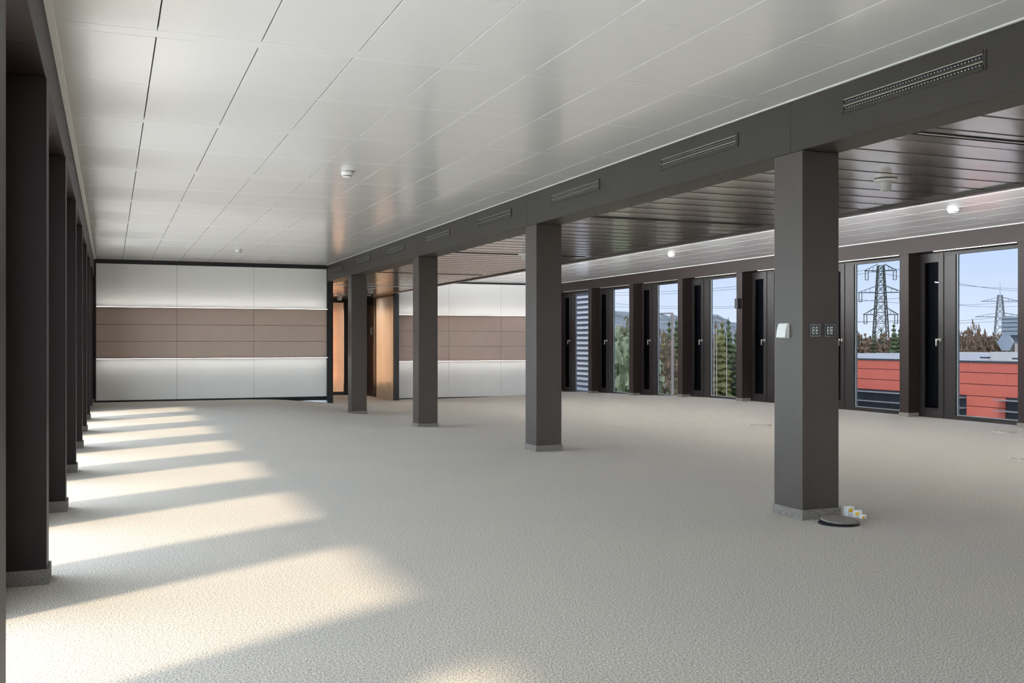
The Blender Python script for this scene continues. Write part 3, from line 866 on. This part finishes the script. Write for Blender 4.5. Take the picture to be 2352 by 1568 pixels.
# pylons
def pylon(name, lab, base, top_z, arms, mt, bw, tw, th, yaw, peak=False, detail=True, hat=None):
    t = thing(name, lab, 'pylon', (base.x, base.y, GZ))
    t.rotation_euler = (0, 0, yaw)
    H = top_z - GZ
    def hw(z): return bw + (tw - bw) * min(1, z / H)
    mb = MB()
    for sx in (-1, 1):
        for sy in (-1, 1):
            mb.bar((sx * bw, sy * bw, 0), (sx * tw, sy * tw, H), th * 1.15)
    mb.build('legs', mt, t)
    br = MB()
    z = 0.0
    while z < H - 0.5:
        hh = max(1.6, hw(z) * 1.9)
        z2 = min(H, z + hh)
        a, b = hw(z), hw(z2)
        for (p, q) in (((-1, -1), (1, -1)), ((1, -1), (1, 1)), ((1, 1), (-1, 1)), ((-1, 1), (-1, -1))):
            br.bar((p[0] * a, p[1] * a, z), (q[0] * b, q[1] * b, z2), th * 0.7)
            br.bar((q[0] * a, q[1] * a, z), (p[0] * b, p[1] * b, z2), th * 0.7)
            br.bar((p[0] * b, p[1] * b, z2), (q[0] * b, q[1] * b, z2), th * 0.6)
        z = z2
    br.build('bracing', mt, t)
    for (z, half, drop) in arms:
        zz = z - GZ
        a = MB()
        wv = hw(zz)
        for s in (-1, 1):
            for sy in (-1, 1):
                a.bar((s * wv, sy * wv, zz), (s * half, 0, zz), th)
                a.bar((s * wv, sy * wv, zz + 2.6 if not hat else zz + 2.0), (s * half, 0, zz), th * 0.7)
            for f_ in (0.35, 0.6, 0.8):
                a.bar((s * (wv + (half - wv) * f_), 0, zz), (s * (wv + (half - wv) * f_), 0, zz + 2.2 * (1 - f_)), th * 0.5)
        arm = a.build('cross_arm', mt, t)
        if drop:
            for s in (-1, 1):
                for o_ in (-0.55, 0.55):
                    MB().bar((s * (half - 0.9) + o_, 0, zz), (s * (half - 0.9) + o_, 0, zz - 3.6), 0.26).build('insulator', mt, arm)
                MB().bar((s * (half - 0.9) - 0.6, 0, zz - 3.6), (s * (half - 0.9) + 0.6, 0, zz - 3.6), 0.22).build('yoke', mt, arm)
    if peak:
        MB().bar((0, 0, H), (0, 0, H + peak), th * 0.8, th * 0.3).build('peak', mt, t)
    return t
pb = at(2023, 785, 400)
pylon('power_pylon', 'large dark lattice power pylon with three cross arms beyond the red building', pb, 31.3, [(29.3, 6.2, True), (20.7, 8.6, True), (12.0, 6.7, True)], M['pylon'], 3.2, 1.1, 0.27, -YAW - 0.15)
pb2 = at(2297, 785, 700)
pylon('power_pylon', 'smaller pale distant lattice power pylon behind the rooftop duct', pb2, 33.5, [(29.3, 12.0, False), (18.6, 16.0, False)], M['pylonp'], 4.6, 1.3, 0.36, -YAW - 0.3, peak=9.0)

def wire(p, q, sag, rad, lab, grp):
    n = 14
    mb = MB()
    pts = [p.lerp(q, i / n) - Vector((0, 0, sag * 4 * (i / n) * (1 - i / n))) for i in range(n + 1)]
    for a, b in zip(pts[:-1], pts[1:]):
        mb.bar(a, b, rad)
    o = mb.build('power_line', M['wire'])
    return tag(o, lab, 'power line', grp)
arms1 = [(1988, 620, 400), (2058, 617, 400), (1972, 688, 400), (2070, 684, 400), (1985, 738, 400), (2063, 736, 400)]
far_l = [(1290, 668, 620), (1290, 676, 620), (1290, 684, 620), (1290, 694, 620), (1290, 704, 620), (1290, 712, 620)]
far_r = [(2420, 660, 560), (2420, 668, 560), (2420, 682, 560), (2420, 694, 560), (2420, 706, 560), (2420, 716, 560)]
for a, l, r_, nm in zip(arms1, far_l, far_r, ['upper left', 'upper right', 'middle left', 'middle right', 'lower left', 'lower right']):
    wire(at(*a), at(*l), 4, 0.13, f'thin power line from the {nm} arm of the large pylon to the hills', 'power lines to the hills')
    wire(at(*a), at(*r_), 3, 0.13, f'thin power line from the {nm} arm of the large pylon to the right', 'power lines to the right')

# hills
ridge = [(200, 722), (900, 718), (1290, 714), (1400, 716), (1425, 712), (1446, 719), (1500, 729), (1530, 724), (1560, 726), (1625, 722), (1650, 725), (1690, 742), (1760, 765), (1900, 779), (2400, 783)]
def ridge_y(x):
    for (a, b), (c, d) in zip(ridge[:-1], ridge[1:]):
        if a <= x <= c: return b + (d - b) * (x - a) / (c - a)
    return 783
rng = random.Random(3)
cols = list(range(200, 2401, 8)); rows = [(1250, -0.02), (1400, 0.28), (1550, 0.58), (1700, 0.85), (1800, 1.0), (2000, 0.8), (2400, 0.1)]
vs = []; fs = []
for d, k in rows:
    for x in cols:
        topz = (785 - ridge_y(x)) / FPX * 1800 + 1.2
        z = GZ + (topz - GZ) * k + (rng.uniform(-2.2, 2.2) if 0 < k else 0)
        p = at(x, 785, d)
        vs.append((p.x, p.y, z))
m_ = len(cols)
for j in range(len(rows) - 1):
    for i in range(m_ - 1):
        fs.append((j * m_ + i, j * m_ + i + 1, (j + 1) * m_ + i + 1, (j + 1) * m_ + i))
o = MB().add(vs, fs).build('hill', M['hill'])
tag(o, 'wooded winter hill ridge on the horizon behind the spruces', 'hill')

# trees
def spruce_mesh(name, H, R, m, seed):
    rg = random.Random(seed)
    mb = MB()
    lev = 26
    for i in range(lev):
        u = i / (lev - 1)
        z = 0.6 + (H - 0.7) * u
        rr = R * (1 - u) ** 0.85 * rg.uniform(0.85, 1.1) + 0.10
        nb = int(7 + 9 * (1 - u))
        for k in range(nb):
            a = 2 * PI * (k + rg.random()) / nb
            l = rr * rg.uniform(0.7, 1.15)
            w_ = 0.16 + 0.20 * l
            dz = -0.28 * l + rg.uniform(-0.1, 0.1)
            ca, sa = math.cos(a), math.sin(a)
            tip = (l * ca, l * sa, z + dz)
            mid = 0.55 * l
            s1 = (mid * ca - w_ * sa, mid * sa + w_ * ca, z + dz * 0.7)
            s2 = (mid * ca + w_ * sa, mid * sa - w_ * ca, z + dz * 0.7)
            up = (mid * ca * 0.9, mid * sa * 0.9, z + dz * 0.3 + 0.14)
            dn = (mid * ca, mid * sa, z + dz - 0.16)
            mb.add([(0, 0, z + 0.15), tip, s1, s2, up, dn], [(0, 2, 4), (0, 4, 3), (4, 2, 1), (4, 1, 3), (0, 5, 2), (0, 3, 5), (5, 1, 2), (5, 3, 1)])
    mb.bar((0, 0, H - 0.9), (0, 0, H + 0.25), 0.10, 0.03)
    return mb.mesh(name, m)
def trunk_mesh(H, r0):
    return MB().lathe([(r0, 0), (r0 * 0.7, H * 0.5), (r0 * 0.2, H)], 8).mesh('trunk', M['bark'])
def broad_mesh(name, H, R, m, seed, nleaf, size):
    rg = random.Random(seed)
    mb = MB()
    for i in range(nleaf):
        while True:
            p = Vector((rg.uniform(-1, 1), rg.uniform(-1, 1), rg.uniform(-1, 1)))
            if p.length <= 1 and p.length > 0.25: break
        q = Vector((p.x * R, p.y * R, H * 0.60 + p.z * H * 0.40))
        s = size * rg.uniform(0.5, 1.4)
        vs = [q + Vector((rg.gauss(0, s), rg.gauss(0, s), rg.gauss(0, s))) for _ in range(4)]
        mb.add(vs, [(0, 1, 2), (0, 3, 1), (0, 2, 3), (1, 3, 2)])
    return mb.mesh(name, m)
def branch_mesh(H, R, seed, thick):
    rg = random.Random(seed)
    mb = MB()
    def rec(p, d, l, th, lv):
        q = p + d * l
        mb.bar(p, q, th, th * 0.6)
        if lv <= 0: return
        for _ in range(3 if lv > 1 else 4):
            nd = (d + Vector((rg.gauss(0, .5), rg.gauss(0, .5), rg.gauss(0.05, .35)))).normalized()
            rec(p + d * l * rg.uniform(0.5, 1.0), nd, l * rg.uniform(0.5, 0.75), th * 0.55, lv - 1)
    rec(Vector((0, 0, 0)), Vector((0, 0, 1)), H * 0.42, thick, 4)
    return mb.mesh('branches', M['bark'])
sp_me = [spruce_mesh('foliage', 10, 2.0, M['pine'], 1), spruce_mesh('foliage', 10, 1.8, M['pine2'], 2), spruce_mesh('foliage', 10, 2.3, M['pine'], 3)]
tr_me = trunk_mesh(9.5, 0.16)
br_me = [broad_mesh('twigs', 10, 3.6, M['twig'], 5, 700, 0.22), broad_mesh('twigs', 10, 3.2, M['olive'], 6, 700, 0.22), broad_mesh('leaves', 10, 3.0, M['bush'], 8, 1100, 0.22)]
bn_me = [branch_mesh(10, 3, 11, 0.26), branch_mesh(10, 3, 12, 0.22)]

def spruce(x, y, d, kind, lab, grp, wscale=1.0):
    p = at(x, 785, d)
    H = at(x, y, d).z - GZ
    t = thing('spruce', lab, 'tree', (p.x, p.y, GZ), grp)
    t.rotation_euler = (0, 0, random.uniform(0, 6))
    s = H / 10
    link('foliage', sp_me[kind], t, scale=(wscale, wscale, s))
    link('trunk', tr_me, t, scale=(1, 1, s))
def broad(x, y, d, kind, lab, grp, wscale=1.0):
    p = at(x, 785, d)
    H = at(x, y, d).z - GZ
    t = thing('bare_tree' if kind < 2 else 'leafy_tree', lab, 'tree', (p.x, p.y, GZ), grp)
    t.rotation_euler = (0, 0, random.uniform(0, 6))
    s = H / 10
    link('crown', br_me[kind], t, scale=(wscale, wscale, s))
    link('branches', bn_me[kind % 2], t, scale=(s * 1.05, s * 1.05, s * 1.05))
# spruces seen through the pole window
for (x, y, d, k, lab) in [(1673, 737, 78, 2, 'tallest dark spruce behind the thin poles'), (1659, 742, 70, 1, 'yellowish spruce left of the tallest spruce'), (1648, 757, 66, 1, 'short yellowish spruce between the thin poles'),
                          (1690, 766, 74, 0, 'spruce at the right edge of the pole window'), (1704, 760, 80, 0, 'spruce half hidden behind the pier of pole window')]:
    spruce(x, y, d, k, lab, 'spruces in the yard', 0.85)
for (x, y, d, k, lab) in [(1537, 741, 74, 0, 'dark spruce left of the street lamp post'), (1554, 738, 80, 2, 'dark spruce right of the street lamp post'), (1524, 764, 66, 1, 'short spruce at the left of the street lamp window'), (1568, 750, 70, 1, 'spruce hidden behind the pier by the street lamp')]:
    spruce(x, y, d, k, lab, 'spruces in the yard', 0.8)
broad(1516, 757, 60, 0, 'bare brown tree at left of the street lamp window', 'bare trees in the yard', 0.35)
broad(1634, 745, 72, 0, 'bare tree behind the left thin pole', 'bare trees in the yard', 0.3)
broad(1436, 727, 52, 1, 'tall bare tree in the bushes window', 'bare trees in the yard', 0.35)
for (x, y, d, lab) in [(1410, 745, 46, 'leafy pale green bush at left of the bushes window'), (1432, 752, 50, 'leafy pale green bush in the middle of the bushes window'), (1450, 748, 54, 'leafy pale green bush at right of the bushes window'), (1392, 755, 60, 'leafy pale green bush behind the pier of the bushes window')]:
    broad(x, y, d, 2, lab, 'leafy bushes in the yard', 0.6)
# tree line behind the red building
k = 0
for wname, xs_ in (('pylon', range(1956, 2076, 17)), ('roof duct', range(2186, 2350, 16))):
    for i, x in enumerate(xs_):
        d = 112 + (k * 29 % 58)
        y = 762 + (k * 53 % 23) - (8 if 2215 < x < 2300 else 0)
        broad(x, y, d, k % 2, f'{ORD[i]} bare brown tree from the left along the {wname} window tree line', 'tree line beyond the red building', 0.8)
        k += 1
spruce(2053, 746, 104, 0, 'big dark spruce right of the large pylon', 'spruces by the pylon', 1.0)
spruce(2066, 757, 108, 2, 'dark spruce at the right edge of the pylon window', 'spruces by the pylon', 1.0)
spruce(1969, 760, 112, 0, 'dark spruce left of the large pylon', 'spruces by the pylon', 0.7)
spruce(2024, 757, 116, 2, 'spruce right at the foot of the large pylon', 'spruces by the pylon', 0.7)
spruce(2008, 762, 110, 0, 'small spruce left of the foot of the large pylon', 'spruces by the pylon', 0.6)
broad(2238, 738, 96, 0, 'tall thin bare tree rising over the tree line in the roof duct window', 'tree line beyond the red building', 0.25)

# street lamp and thin poles
p = at(1544, 785, 30)
t = thing('street_lamp', 'pale street lamp post with arm to the left in the yard', 'street lamp', (p.x, p.y, GZ))
zt = at(1544, 718, 30).z - GZ
MB().lathe([(0.06, 0), (0.036, zt)], 12).build('pole', M['pole'], t)
q = at(1514, 718, 30) - at(1544, 718, 30)
MB().bar((0, 0, zt - 0.02), (q.x, q.y, zt - 0.02), 0.05, 0.035).build('arm', M['pole'], t)
MB().bar((q.x * 0.62, q.y * 0.62, zt - 0.04), (q.x, q.y, zt - 0.04), 0.06).build('lamp_head', M['lgrey'], t)
for (x, y, lab) in ((1640, 755, 'thin pale pole at left of the spruces'), (1646, 752, 'thin pale pole just right of the leftmost pole'), (1669, 760, 'thin pale pole before the tallest spruce')):
    p = at(x, 785, 40)
    o = MB().lathe([(0.022, 0), (0.016, at(x, y, 40).z - GZ - 0.1), (0.004, at(x, y, 40).z - GZ)], 8).build('thin_pole', M['pole'], loc=(p.x, p.y, GZ))
    tag(o, lab, 'pole', 'thin poles in the yard')
